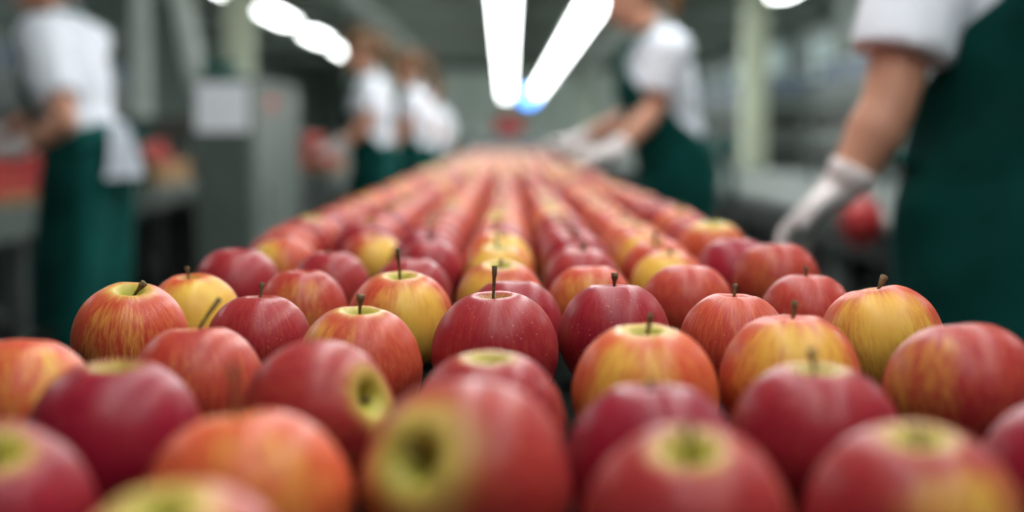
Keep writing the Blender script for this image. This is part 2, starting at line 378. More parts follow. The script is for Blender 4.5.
# the near apples, one by one: x, top and width as measured; tilt, direction of tilt (270 = towards the camera);
# blush, tone (0 orange .. 1 crimson), side where the yellow shows, size of the green hollow; stem; label
NEAR = [
 (131, 284, 120, 15, 285, (.86, .25, 270, .50), ('thick', 20), 'red-and-yellow streaked apple with a green hollow and dark bent stem, leftmost in focus'),
 (192, 271, 98, 4, 250, (.55, .15, 300, .3), ('mid', 150), 'mostly yellow apple with an orange left shoulder behind the leftmost streaked apple'),
 (238, 246, 92, 0, 90, (1.0, .85, 0, .1), None, 'plain crimson apple without a stem on the left belt edge, behind the yellow one'),
 (260, 285, 108, 3, 90, (1.0, .80, 0, .25), ('mid', 80), 'deep red speckled apple with a short upright stem, left of the in-focus streaked one'),
 (197, 322, 138, 4, 120, (.97, .50, 270, .30), ('bent', 40), 'rosy red apple with a long stem leaning right, in front of the deep red one'),
 (22, 334, 150, 12, 90, (.82, .15, 300, .2), None, 'orange and yellow apple cut by the left frame edge, below the leftmost streaked apple'),
 (116, 357, 182, 3, 280, (1.0, .95, 0, .36), 'stub', 'big dark crimson apple with a pale green hollow and no stem showing, lower left'),
 (-8, 425, 200, 26, 300, (1.0, .92, 0, .42), 'stub', 'blurred crimson apple with a green hollow in the lower left corner'),
 (250, 399, 215, 9, 150, (.86, .0, 292, .32), ('long', 70), 'large blurred orange apple with a golden stripe, lower left, stem leaning right'),
 (180, 512, 200, 22, 250, (.80, .6, 270, .6), None, 'strongly blurred apple with a yellow-green top at the bottom frame edge'),
 (322, 347, 158, 70, 328, (.97, .75, 270, .52), 'stub', 'red apple lying on its side, yellow-green hollow facing right'),
 (360, 302, 131, 3, 270, (.80, .38, 215, .48), ('knob', 0), 'in-focus red apple with yellow streaks, green hollow and knobbed brown stem'),
 (400, 268, 112, 8, 280, (.66, .25, 290, .46), ('long', 180), 'yellow-fronted apple with red shoulders and tall stem behind the in-focus streaked apple'),
 (303, 268, 90, 0, 90, (.86, .62, 275, .2), None, 'red apple with a yellow stripe down its front, behind the deep red speckled one'),
 (494, 290, 131, 3, 265, (1.0, .82, 0, .26), ('long', 80), 'deep red in-focus apple with a long upright stem, middle of the picture'),
 (330, 247, 84, 0, 90, (.95, .85, 300, .2), 'short', 'dark red apple, second behind the red one with the yellow front stripe'),
 (412, 250, 84, 0, 90, (1.0, .85, 90, .15), None, 'glossy dark red apple right behind the yellow-fronted one with the tall stem'),
 (500, 256, 92, 12, 270, (.72, .35, 240, .5), ('short', 80), 'orange-yellow apple with a green hollow, two behind the central long-stemmed apple'),
 (514, 275, 100, 4, 90, (1.0, .88, 0, .15), None, 'dark red apple peeping out right behind the central long-stemmed apple'),
 (283, 236, 68, 0, 90, (.62, .3, 215, .3), None, 'yellow and orange apple on the left edge, behind the plain crimson one'),
 (430, 236, 76, 0, 90, (1.0, .85, 0, .2), 'mid', 'rosy apple with a pale sheen, behind the glossy dark red one'),
 (373, 228, 68, 6, 270, (.60, .5, 310, .3), None, 'apple with a bright yellow patch in the second lengthwise row from the left'),
 (614, 282, 116, 3, 100, (1.0, .88, 0, .12), ('knob', 0), 'dark red speckled apple with a knobbed stem tip, right of the central one'),
 (589, 262, 88, 5, 90, (.86, .35, 255, .15), None, 'orange-red apple with a small yellow patch, behind the knobbed-stem dark apple'),
 (582, 246, 84, 2, 90, (1.0, .8, 0, .28), 'mid', 'dark red apple with a little stem, behind the orange one with yellow patch'),
 (687, 258, 98, 2, 90, (.94, .55, 320, .15), None, 'smooth red and orange apple right of the orange one with the yellow patch'),
 (668, 244, 78, 4, 270, (.60, .3, 240, .4), 'short', 'yellow-orange apple directly behind the smooth red and orange one'),
 (645, 322, 153, 5, 268, (.76, .0, 250, .50), ('mid', 30), 'orange-and-yellow streaked apple with pale green hollow and short stem, right of centre'),
 (733, 289, 116, 3, 60, (.97, .40, 0, .18), ('mid', 90), 'orange-red speckled apple with a short stem, right of the dark knobbed-stem one'),
 (792, 311, 146, 4, 90, (.68, .30, 262, .2), ('mid', 60), 'yellow apple with red sides in front of the orange-red speckled one'),
 (880, 282, 128, 9, 150, (.66, .30, 258, .3), ('thick', 30), 'yellow apple with red right shoulder and rough stem on the right belt edge'),
 (806, 271, 98, 2, 90, (.97, .62, 0, .2), ('mid', 100), 'rosy red apple with a short stem left of the yellow rough-stemmed one'),
 (776, 242, 92, 3, 90, (.92, .62, 235, .15), None, 'rosy apple with a faint orange stripe on the right belt edge'),
 (735, 237, 84, 3, 90, (1.0, .92, 0, .12), None, 'dark crimson apple left of the rosy one with an orange stripe'),
 (712, 220, 74, 5, 270, (.70, .2, 80, .75), 'mid', 'pale yellow-topped apple with an orange base near the right belt edge'),
 (962, 321, 164, 14, 100, (.87, .66, 210, .1), ('stub', 150), 'reddish brown apple with a yellow patch and dark speck, at the right frame edge'),
 (815, 357, 178, 3, 268, (1.0, .88, 0, .40), ('mid', 150), 'dark crimson apple with a yellow-green hollow and upright stem, lower right'),
 (650, 375, 182, 2, 90, (1.0, .95, 0, .12), ('short', 90), 'dull dark rose apple with a barely visible stem, below the orange streaked one'),
 (688, 427, 226, 19, 265, (.96, .78, 0, .42), ('mid', 100), 'large blurred pinkish red apple with a green hollow at the bottom frame edge'),
 (462, 394, 222, 66, 235, (.93, .70, 200, .70), ('short', 60), 'largest blurred red apple, yellow-green hollow facing lower left'),
 (489, 349, 158, 6, 265, (.93, .82, 240, .42), None, 'crimson apple with a pale green top in front of the central long-stemmed one'),
 (915, 421, 230, 8, 265, (.80, .82, 288, .42), ('short', 90), 'large blurred crimson apple with a faint golden front, lower right corner'),
 (1072, 392, 190, 5, 90, (1.0, .95, 0, .2), None, 'dark crimson apple cut off by the right frame edge'),
 (497, 241, 70, 8, 270, (.58, .25, 270, .6), 'mid', 'golden apple in the middle lengthwise row, third behind the central long-stemmed one'),
]
COLX = [-.238, -.160, -.083, -.008, .066, .142, .228]
bycol = {i: [] for i in range(7)}
for (x, top, wd, tilt, td, par, stem, lab) in NEAR:
    cy = top + 0.455 * wd
    # the ray through the apple's middle meets the level of the apples' middles
    d = Vector(((x - 512) / F, (256 - cy) / F, -1)); d.rotate(cam.rotation_euler)
    t = -HC / d.z; P = d * t
    ww = 1422 * 0.075 / P.y
    s = max(0.92, min(1.08, wd / ww / 1.02))
    placed.append(dict(p=Vector((P.x, P.y)), s=s, tilt=tilt, td=td, par=par, stem=stem, lab=lab, grp=None))
# push the few that touch apart, a little
for it in range(60):
    for i in range(len(placed)):
        for j in range(i):
            a, b = placed[i], placed[j]; dd = a['p'] - b['p']; need = 0.0768 * (a['s'] + b['s']) / 2
            if dd.length < need:
                c = dd.normalized() * (need - dd.length) * 0.5
                if abs(dd.y) > 1e-4: c.x *= 0.35
                a['p'] += c; b['p'] -= c
for a in placed:
    bycol[min(range(7), key=lambda c: abs(COLX[c] - a['p'].x))].append(a['p'].y)
# the rows behind
NEAR_END = 3.95; BED_END = 11.9
TONES = {
 'r': lambda: (rnd.uniform(.97, 1.0), rnd.uniform(.65, .95), rnd.uniform(0, 360), rnd.uniform(.1, .3)),
 'o': lambda: (rnd.uniform(.82, .94), rnd.uniform(.2, .5), rnd.uniform(220, 320), rnd.uniform(.2, .5)),
 'y': lambda: (rnd.uniform(.45, .68), rnd.uniform(.1, .4), rnd.uniform(220, 320), rnd.uniform(.3, .6)),
}
TXT = {'r': ['deep red', 'rosy red', 'plain red'], 'o': ['orange-red', 'red and orange', 'reddish orange'], 'y': ['yellow and orange', 'mostly yellow', 'golden']}
FIX = {3: 'yroryoroyr', 4: 'rrrrorryyo', 5: 'oyoyooyoyo', 1: 'rrorroyror', 2: 'rrrrororyo', 0: 'rororroror', 6: 'oroyrrorro'}
COLN = ['leftmost', 'second', 'third', 'middle', 'fifth', 'sixth', 'rightmost']
def clash(x, y, lst, need=0.079): return any((x - a['p'].x) ** 2 + (y - a['p'].y) ** 2 < (need * (a.get('s', 1))) ** 2 for a in lst)
rows = []
for c in range(7):
    y = max(bycol[c]) + 0.085; k = 0
    while y < NEAR_END:
        x = COLX[c] + rnd.uniform(-.003, .003)
        if clash(x, y, placed): y += 0.008; continue
        kind = FIX[c][k] if k < len(FIX[c]) else rnd.choices('roy', (5, 4, 2))[0]
        n = sum(1 for v in bycol[c]); bycol[c].append(y)
        t = rnd.choice(TXT[kind])
        lab = '%s apple, %s from the front in the %s lengthwise row%s' % (t, ORD[n], COLN[c], ' from the left' if 0 < c < 6 and c != 3 else '')
        rows.append(dict(p=Vector((x, y)), s=rnd.uniform(.92, .975), tilt=rnd.uniform(0, 16), td=rnd.uniform(200, 340), par=TONES[kind](), stem=rnd.choice(['mid', 'short', 'short', 'knob', 'stub', None, None, None]), lab=lab, low=y > 2.0))
        y += rnd.uniform(0.080, 0.092); k += 1
placed_all = placed + rows
GR = 'apples in rows on the belt'
for i, a in enumerate(placed_all):
    put_apple(a['p'].x, a['p'].y, a['s'], a['tilt'], a['td'], a['par'], a['stem'], a['lab'], mesh=None if a.get('low') else APPLES[(i * 5) % 9], group=GR, low=a.get('low', False))
print('apples built singly:', len(placed_all))
SKINS = [((.36, .02, .04), 5), ((.50, .05, .05), 4), ((.60, .12, .06), 3), ((.70, .34, .08), 2), ((.72, .48, .11), 1)]
def apple_mass(name, spots, label, group=None):
    """many apples as one object, each with its own skin colour"""
    base = apple_bm(3, 18, 1); base.verts.index_update(); base.verts.ensure_lookup_table()
    V = np.array([v.co[:] for v in base.verts]); Fc = [[v.index for v in f.verts] for f in base.faces]
    base.free(); nv = len(V); verts = []; faces = []; cols = []
    zt = V[:, 2] / RA; q = np.hypot(V[:, 0], V[:, 1]) / RA
    for k, (x, y, z, s) in enumerate(spots):
        e = Euler((rnd.uniform(-.3, .3), rnd.uniform(-.3, .3), rnd.uniform(0, 6.28))).to_matrix()
        W = (V * s) @ np.array(e).T + np.array((x, y, z)); verts.append(W)
        faces += [[i + k * nv for i in f] for f in Fc]
        c = np.array(rnd.choices([a for a, _ in SKINS], [b for _, b in SKINS])[0]); g = np.array((.66, .46, .12))
        m = ((zt > .3) & (q < rnd.uniform(.2, .5)))[:, None]
        cols.append(np.where(m, g, c))
    verts = np.concatenate(verts); cols = np.concatenate(cols)
    me = bpy.data.meshes.new(name); me.from_pydata(verts.tolist(), [], faces)
    at = me.color_attributes.new('skin', 'FLOAT_COLOR', 'POINT')
    at.data.foreach_set('color', np.hstack([cols, np.ones((len(cols), 1))]).ravel().astype(np.float32))
    me.polygons.foreach_set('use_smooth', [True] * len(me.polygons))
    o = link(name, me, 'apple_far'); tag(o, label, 'apples', group, 'stuff'); return o
far = []
for c in range(7):
    y = max(bycol[c]) + 0.086
    while y < BED_END:
        far.append((COLX[c] + rnd.uniform(-.004, .004), y, AZ + .003, rnd.uniform(.90, .96))); y += rnd.uniform(0.078, 0.09)
apple_mass('far_apples', far, 'soft mass of red apples filling the far half of the belt')

# ------------------------------------------------------------------ the main conveyor
e = empty('conveyor', (0, 6, 0)); tag(e, 'long dark conveyor running down the middle of the hall under the apples', 'conveyor')
def cbox(name, dims, m, bev=0.003, parent=None):
    x0, x1, y0, y1, z0, z1 = dims; return boxobj(name, (x0, x1, y0 - 6, y1 - 6, z0, z1), m, parent or e, bev)
cbox('belt', (-.285, .285, -0.2, 12.05, BELT - .012, BELT - 0.0005), 'belt', 0.004)
cbox('bed_plate', (-.285, .285, -0.2, 12.05, BELT - .05, BELT - .0125), 'steel_dark')
for s in (-1, 1): cbox('side_rail', (min(s * .289, s * .315), max(s * .289, s * .315), -0.25, 12.1, BELT - .14, BELT - .012), 'steel')
for y in (0.2, 2.6, 5.0, 7.4, 9.8, 11.9):
    for s in (-1, 1):
        l = cbox('leg', (s * .295 - .02, s * .295 + .02, y - .02, y + .02, .015, BELT - .14), 'steel_dark')
        cbox('foot', (s * .295 - .035, s * .295 + .035, y - .035, y + .035, 0, .015), 'black_plastic', parent=l)
    cbox('cross_bar', (-.275, .275, y - .015, y + .015, .25, .29), 'steel_dark')
for yy in (-.2, 12.05):
    bm = bmesh.new(); tube(bm, [(-.28, yy - 6, BELT - .03), (.28, yy - 6, BELT - .03)], .028, 20); fin('end_roller', bm, 'steel', e)

# receiving machine at the end of the belt, with its red bin and blue beacon
e = empty('receiving_machine', (0, 13.2, 0)); tag(e, 'blue-grey receiving machine standing at the far end of the belt', 'machine')
boxobj('body', (-.42, .42, -.5, .5, .08, .98), 'blue_paint', e, .02)
boxobj('hood', (-.36, .36, -.3, .42, .98, 1.10), 'machine_side', e, .02)
for sx in (-1, 1):
    for sy in (-1, 1): boxobj('leg', (sx * .36 - .03, sx * .36 + .03, sy * .42 - .03, sy * .42 + .03, 0, .08), 'steel_dark', e)
o = empty('red_bin', (0.02, 13.25, 1.10)); tag(o, 'small red bin standing on the machine at the end of the belt', 'bin')
bm = bmesh.new(); box(bm, -.14, .14, -.12, .12, .0, .02, .003)
for d in ((-.14, -.125, -.12, .12), (.125, .14, -.12, .12), (-.14, .14, -.12, -.105), (-.14, .14, .105, .12)): box(bm, *d, .0, .15)
fin('tub', bm, 'red_plastic', o, False)
bm = bmesh.new()
for d in ((-.155, -.135, -.135, .135), (.135, .155, -.135, .135), (-.155, .155, -.135, -.118), (-.155, .155, .118, .135)): box(bm, *d, .14, .16)
fin('rim', bm, 'red_plastic', o, False)
o = empty('beacon_lamp', (.20, 13.1, 1.10)); tag(o, 'glowing blue signal lamp on a thin post at the end of the belt', 'lamp')
bm = bmesh.new(); tube(bm, [(0, 0, 0), (0, 0, .26)], .008, 10); tube(bm, [(0, 0, 0), (0, 0, .008)], .03, 16); fin('post', bm, 'steel_dark', o, False)
bm = bmesh.new(); bmesh.ops.create_uvsphere(bm, u_segments=20, v_segments=12, radius=.085, matrix=Matrix.Translation((0, 0, .345))); fin('bulb', bm, 'blue_lamp', o)
bm = bmesh.new(); tube(bm, [(0, 0, .25), (0, 0, .266)], .05, 16); fin('collar', bm, 'black_plastic', o, False)

# ------------------------------------------------------------------ side benches
def bench(name, x0, x1, y0, y1, top, label, inner):
    """long steel bench: worktop, edge fascia, legs, lower shelf and black sheets imitating the shade underneath"""
    e = empty(name, ((x0 + x1) / 2, y0, 0)); tag(e, label, 'bench')
    w = (x1 - x0) / 2; L_ = y1 - y0
    boxobj('worktop', (-w, w, 0, L_, top - .035, top), 'steel', e, .006)
    boxobj('fascia', (inner * w - .012, inner * w + .012, .0, L_, top - .13, top - .036), 'machine_side' if inner > 0 else 'black_panel', e, .003)
    n = max(2, int(L_ / 2.2) + 1)
    for k in range(n):
        y = .08 + (L_ - .16) * k / (n - 1)
        for s in (-1, 1): boxobj('leg', (s * (w - .06) - .025, s * (w - .06) + .025, y - .025, y + .025, 0, top - .036), 'steel', e, .003)
        if k < n - 1:
            y2 = .08 + (L_ - .16) * (k + 1) / (n - 1)
            boxobj('under_shade', (inner * (w - .12) - .01, inner * (w - .12) + .01, y + .06, y2 - (.08 if k % 2 else .22), .16, top - .14), 'black_panel', e, .003)  # near-black sheet, shade under the bench put into its colour
    boxobj('shelf', (-w + .13 if inner < 0 else -w + .09, w - .09 if inner < 0 else w - .13, .1, L_ - .1, .10, .13), 'steel_dark', e, .003)
    return e
bench('side_bench', 1.15, 2.18, 2.7, 24, .81, 'long grey steel bench along the right side behind the workers', -1)
bench('side_bench', -2.85, -1.85, 3.2, 26, .81, 'long steel bench along the left side where the leftmost worker stands', 1)
bench('sorting_table', -1.65, -0.97, 7.75, 12.5, .88, 'shorter sorting table behind the grey cabinet on the left', 1)

def crate(name, x, y, z, w, d, h, m, label, cat='crate'):
    e = empty(name, (x, y, z)); tag(e, label, cat)
    boxobj('bottom', (-w / 2 + .012, w / 2 - .012, -d / 2 + .012, d / 2 - .012, 0.0, .012), m, e, .001)
    n = 3; sh = (h - .02) / n
    for s in (-1, 1):
        bm = bmesh.new()
        for k in range(n): box(bm, s * w / 2 - .006, s * w / 2 + .006, -d / 2, d / 2, .004 + k * (sh + .006), .004 + k * (sh + .006) + sh - .004, .001)
        fin('side_slats', bm, m, e, False)
        bm = bmesh.new()
        for k in range(n): box(bm, -w / 2 + .007, w / 2 - .007, s * d / 2 - .006, s * d / 2 + .006, .004 + k * (sh + .006), .004 + k * (sh + .006) + sh - .004, .001)
        fin('end_slats', bm, m, e, False)
    for sx in (-1, 1):
        for sy in (-1, 1): boxobj('corner_post', (sx * (w / 2 - .02) - .013, sx * (w / 2 - .02) + .013, sy * (d / 2 - .02) - .013, sy * (d / 2 - .02) + .013, .013, h + .005), m, e, .001)
    return e
def heap(x, y, w, d, z, layers):
    out = []
    for l in range(layers):
        ins = .05 + l * .03; ny = int((d - 2 * ins) / .078) + 1; nx = int((w - 2 * ins) / .078) + 1
        for i in range(nx):
            for j in range(ny):
                out.append((x - (nx - 1) * .039 + i * .078 + rnd.uniform(-.004, .004) , y - (ny - 1) * .039 + j * .078 + rnd.uniform(-.004, .004), z + .036 + l * .062, rnd.uniform(.94, 1.0)))
    return out
crate('wooden_crate', -2.12, 5.75, .811, .50, 1.5, .05, 'wood', 'low wooden crate of apples in front of the leftmost worker')
SKINS = [((.50, .025, .03), 5), ((.60, .05, .045), 4), ((.62, .10, .06), 2)]
apple_mass('apple_heap', heap(-2.12, 5.75, .47, 1.47, .825, 3), 'heap of red apples in the crate before the leftmost worker')
crate('wooden_crate', -2.09, 8.0, .811, .44, .8, .13, 'wood', 'tan wooden crate of apples between the leftmost worker and the cabinet')
apple_mass('apple_heap', heap(-2.09, 8.0, .41, .77, .86, 3), 'heap of red apples in the tan crate left of the cabinet')
crate('wooden_crate', -1.14, 8.35, .881, .30, .8, .05, 'wood', 'wooden crate of apples on the sorting table right of the cabinet')
apple_mass('apple_heap', heap(-1.14, 8.35, .28, .77, .895, 3), 'small heap of red apples on the sorting table right of the cabinet')
# red net sack hooked to the edge of the right bench
e = empty('net_sack', (1.075, 4.32, .811)); tag(e, 'red net sack hanging from the edge of the right bench behind the nearest glove', 'sack')
r2 = random.Random(4); bm = bmesh.new()
bmesh.ops.create_icosphere(bm, subdivisions=5, radius=1)
bl = [Vector((r2.uniform(-1, 1), r2.uniform(-1, 1), r2.uniform(-1, .8))).normalized() for _ in range(26)]
for v in bm.verts:
    d = v.co.normalized(); k = 1 + 1.2 * max(0, max(d.dot(q) for q in bl) - .90)
    taper = 1 - .35 * max(0, -d.z)
    v.co = Vector((d.x * .060 * k * taper, d.y * .12 * k * taper, d.z * .082 * k + .0))
fin('net', bm, 'red_plastic', e)
bm = bmesh.new(); tube(bm, [(0, 0, .07), (0, 0, .105)], [.02, .012], 12); tube(bm, [(0, 0, .10), (.0, 0, .125)], .014, 12); fin('neck', bm, 'red_plastic', e)
bm = bmesh.new(); tube(bm, [(0, 0, .11), (.03, 0, .135), (.085, 0, .12), (.10, 0, .0005)], .004, 8); fin('hook', bm, 'steel_dark', e)
# grey cabinet on the left with a sheet of paper
e = empty('control_cabinet', (-1.196, 6.7, 0)); tag(e, 'grey control cabinet with a white sheet on its front, left of the belt', 'cabinet')
boxobj('body', (-.12, .12, -.70, .70, .06, 1.31), 'machine_grey', e, .012)
boxobj('plinth', (-.11, .11, -.68, .68, 0, .06), 'black_panel', e, .003)
boxobj('side_door', (.121, .132, -.66, .66, .12, 1.26), 'machine_side', e, .003)
boxobj('front_door', (-.112, .112, -.711, -.701, .12, 1.285), 'machine_grey', e, .003)
d_ = boxobj('top_cover', (-.125, .125, -.71, .70, 1.311, 1.325), 'machine_side', e, .003)
bm = bmesh.new(); tube(bm, [(.132, -.5, .7), (.155, -.5, .7), (.155, -.5, .85), (.132, -.5, .85)], .006, 8); fin('handle', bm, 'black_plastic', e)
o = boxobj('paper_sheet', (-1.196 - .108, -1.196 + .115, 5.984, 5.9865, 1.09, 1.295), 'paper', None, 0); tag(o, 'white sheet of paper fixed to the front of the grey cabinet', 'paper')
o = boxobj('warning_sticker', (-1.0635, -1.062, 6.35, 6.6, 1.19, 1.25), 'red_plastic', None, 0); tag(o, 'small reddish sticker on the side of the grey cabinet', 'sticker')
e = empty('storage_box', (-1.20, 6.2, 1.326)); tag(e, 'small green plastic box on top of the grey cabinet', 'box')
boxobj('tub', (-.10, .02, -.1, .1, 0, .055), 'green_plastic', e, .008); boxobj('lid', (-.105, .025, -.105, .105, .056, .068), 'green_plastic', e, .004)

# sorting machine with upright and chute, standing on the left bench
e = empty('grading_machine', (-2.40, 10.0, .811)); tag(e, 'low dark grading machine with a slanting chute on the left bench', 'machine')
boxobj('body', (-.40, .42, -.9, 1.9, .0, .13), 'machine_brown', e, .01)
boxobj('upper_housing', (-.36, .38, -.85, 1.8, .131, .24), 'steel_dark', e, .01)
boxobj('top_panel', (-.38, .40, -.88, 1.85, .241, .39), 'machine_brown', e, .01)
boxobj('upright', (-.08, .02, -.5, -.40, .391, 2.68), 'beam', e, .006)
bm = bmesh.new(); tube(bm, [(.40, -.2, .391), (.28, -.2, .65), (.02, -.2, 2.2), (.0, -.2, 2.68)], [.06, .075, .075, .075], 4); fin('chute', bm, 'beam', e, False)
# layered machine behind the right bench
def layered(x0, x1, y0, y1, label):
    e = empty('packing_machine', ((x0 + x1) / 2, y0, 0)); tag(e, label, 'machine')
    w = (x1 - x0) / 2; L_ = y1 - y0
    for k, (z0, z1, m, ins) in enumerate(((.0, .6, 'black_panel', .04), (.62, .86, 'steel_dark', 0), (.88, .98, 'machine_brown', .05), (1.0, 1.12, 'machine_side', 0.0), (1.14, 1.26, 'machine_brown', .06), (1.28, 1.40, 'steel_dark', .0), (1.42, 1.52, 'machine_side', .03), (1.54, 1.70, 'blue_paint', .08))):
        boxobj('panel', (-w + ins, w - ins, ins, L_ - ins, z0, z1), m, e, .01)
    for sx in (-1, 1):
        for y in (.06, L_ / 2, L_ - .06): boxobj('post', (sx * (w + .022) - .02, sx * (w + .022) + .02, y - .03, y + .03, 0, 1.9), 'machine_side', e, .003)
    for sx in (-1, 1): boxobj('top_rail', (sx * (w + .022) - .02, sx * (w + .022) + .02, 0, L_, 1.901, 1.94), 'machine_side', e, .003)
    return e
layered(2.62, 3.6, 7.2, 12.4, 'tall layered packing machine behind the right bench, nearer one')
layered(2.62, 3.6, 15.0, 21.0, 'layered packing machine beyond the nearest right column')
layered(-4.2, -3.3, 7.0, 13.0, 'layered packing machine behind the left bench')
# vertical air pipes on the right
for k, (x, y) in enumerate(((3.9, 16.5), (4.3, 18.0), (3.8, 12.9), (4.1, 14.0))):
    bm = bmesh.new(); tube(bm, [(x, y, 0.01), (x, y, HH)], .10, 20)
    for z in (.02, 1.2, 2.4, 3.44): tube(bm, [(x, y, z - .01), (x, y, z + .03)], .13, 20)
    o = fin('air_pipe', bm, 'beam', None, False); tag(o, '%s vertical pale pipe beside the right packing machines' % ORD[[3, 0 + 3, 0, 1][k] if k != 0 else 2], 'pipe', 'vertical pipes on the right')
# wall lamp far left
o = empty('wall_lamp', (-5.97, 17.2, 1.97)); tag(o, 'round pale lamp on the left wall above the leftmost worker’s hands', 'lamp')
bm = bmesh.new(); tube(bm, [(-.03, 0, 0), (.02, 0, 0)], .12, 20); fin('bracket', bm, 'steel_dark', o, False)
bm = bmesh.new(); bmesh.ops.create_uvsphere(bm, u_segments=20, v_segments=12, radius=.10, matrix=Matrix.Translation((.07, 0, 0))); fin('globe', bm, 'round_lamp', o)

# ------------------------------------------------------------------ people
def orient(z):                                  # rotation taking +Z to z
    return Vector((0, 0, 1)).rotation_difference(Vector(z).normalized()).to_matrix().to_4x4()
def prims_mesh(prims, inflate=0.0, voxel=0.009, smooth_it=4):
    bm = bmesh.new()
    for p in prims:
        if p[0] == 'ell':
            _, c, r, rot = p
            mt = Matrix.Translation(c) @ (rot.to_4x4() if rot is not None else Matrix()) @ Matrix.Diagonal((r[0] + inflate, r[1] + inflate, r[2] + inflate, 1))
            bmesh.ops.create_uvsphere(bm, u_segments=24, v_segments=16, radius=1, matrix=mt)
        elif p[0] in ('cap', 'cyl'):
            _, a, ra, b, rb = p; a = Vector(a); b = Vector(b); d = b - a; L_ = d.length
            mt = Matrix.Translation((a + b) / 2) @ orient(d)
            bmesh.ops.create_cone(bm, cap_ends=True, segments=20, radius1=ra + inflate, radius2=rb + inflate, depth=L_, matrix=mt)
            if p[0] == 'cap':
                for q, r in ((a, ra), (b, rb)): bmesh.ops.create_uvsphere(bm, u_segments=20, v_segments=12, radius=r + inflate, matrix=Matrix.Translation(q))
    me = bpy.data.meshes.new('tmp'); bm.to_mesh(me); bm.free()
    o = bpy.data.objects.new('tmp', me); COL.objects.link(o)
    m = o.modifiers.new('r', 'REMESH'); m.mode = 'VOXEL'; m.voxel_size = voxel; m.use_smooth_shade = True
    s = o.modifiers.new('s', 'SMOOTH'); s.factor = 0.5; s.iterations = smooth_it
    bpy.context.view_layer.update()
    dg = bpy.context.evaluated_depsgraph_get()
    out = bpy.data.meshes.new_from_object(o.evaluated_get(dg))
    bpy.data.objects.remove(o); bpy.data.meshes.remove(me)
    out.polygons.foreach_set('use_smooth', [True] * len(out.polygons))
    return out
def hand_prims(wr, d, n, side, curl=0.5, hz=0.86):
    """palm, five fingers and a thumb; d = direction of the hand, n = out of the palm's face, side = +1 thumb towards d x n"""
    d = Vector(d).normalized(); n = Vector(n); n = (n - d * n.dot(d)).normalized(); t = d.cross(n) * side
    R = Matrix((t, n, d)).transposed()
    P = [('cap', wr, .026, wr + d * .03, .028), ('ell', wr + d * .055, (.041, .017, .052), R), ('ell', wr + d * .04 + t * .02 + n * .006, (.02, .016, .032), R)]
    for k, (off, L_) in enumerate(((.030, .070), (.010, .078), (-.010, .073), (-.029, .058))):
        base = wr + d * (.092 - (0.008 if k == 3 else 0)) + t * off
        c1 = curl * .6; dir1 = (d * math.cos(c1) + n * math.sin(c1) + t * off * 1.6).normalized()
        m1 = base + dir1 * L_ * .48; c2 = curl * 1.5; dir2 = (d * math.cos(c2) + n * math.sin(c2) + t * off).normalized()
        m2 = m1 + dir2 * L_ * .30; c3 = curl * 2.1; dir3 = (d * math.cos(c3) + n * math.sin(c3)).normalized()
        P += [('cap', base - d * .02, .0095, m1, .0088), ('cap', m1, .0088, m2, .0080), ('cap', m2, .0080, m2 + dir3 * L_ * .24, .0070)]
    b = wr + d * .025 + t * .030 + n * .006
    m1 = b + (d * .6 + t * .75 + n * .3).normalized() * .036; m2 = m1 + (d * .85 + t * .25 + n * .4).normalized() * .030
    P += [('cap', b, .0125, m1, .0105), ('cap', m1, .0105, m2, .0085)]
    return [(p[0], wr + (p[1] - wr) * hz, p[2] * hz, wr + (p[3] - wr) * hz, p[4] * hz) if p[0] == 'cap' else (p[0], wr + (p[1] - wr) * hz, tuple(r * hz for r in p[2]), p[3]) for p in P]
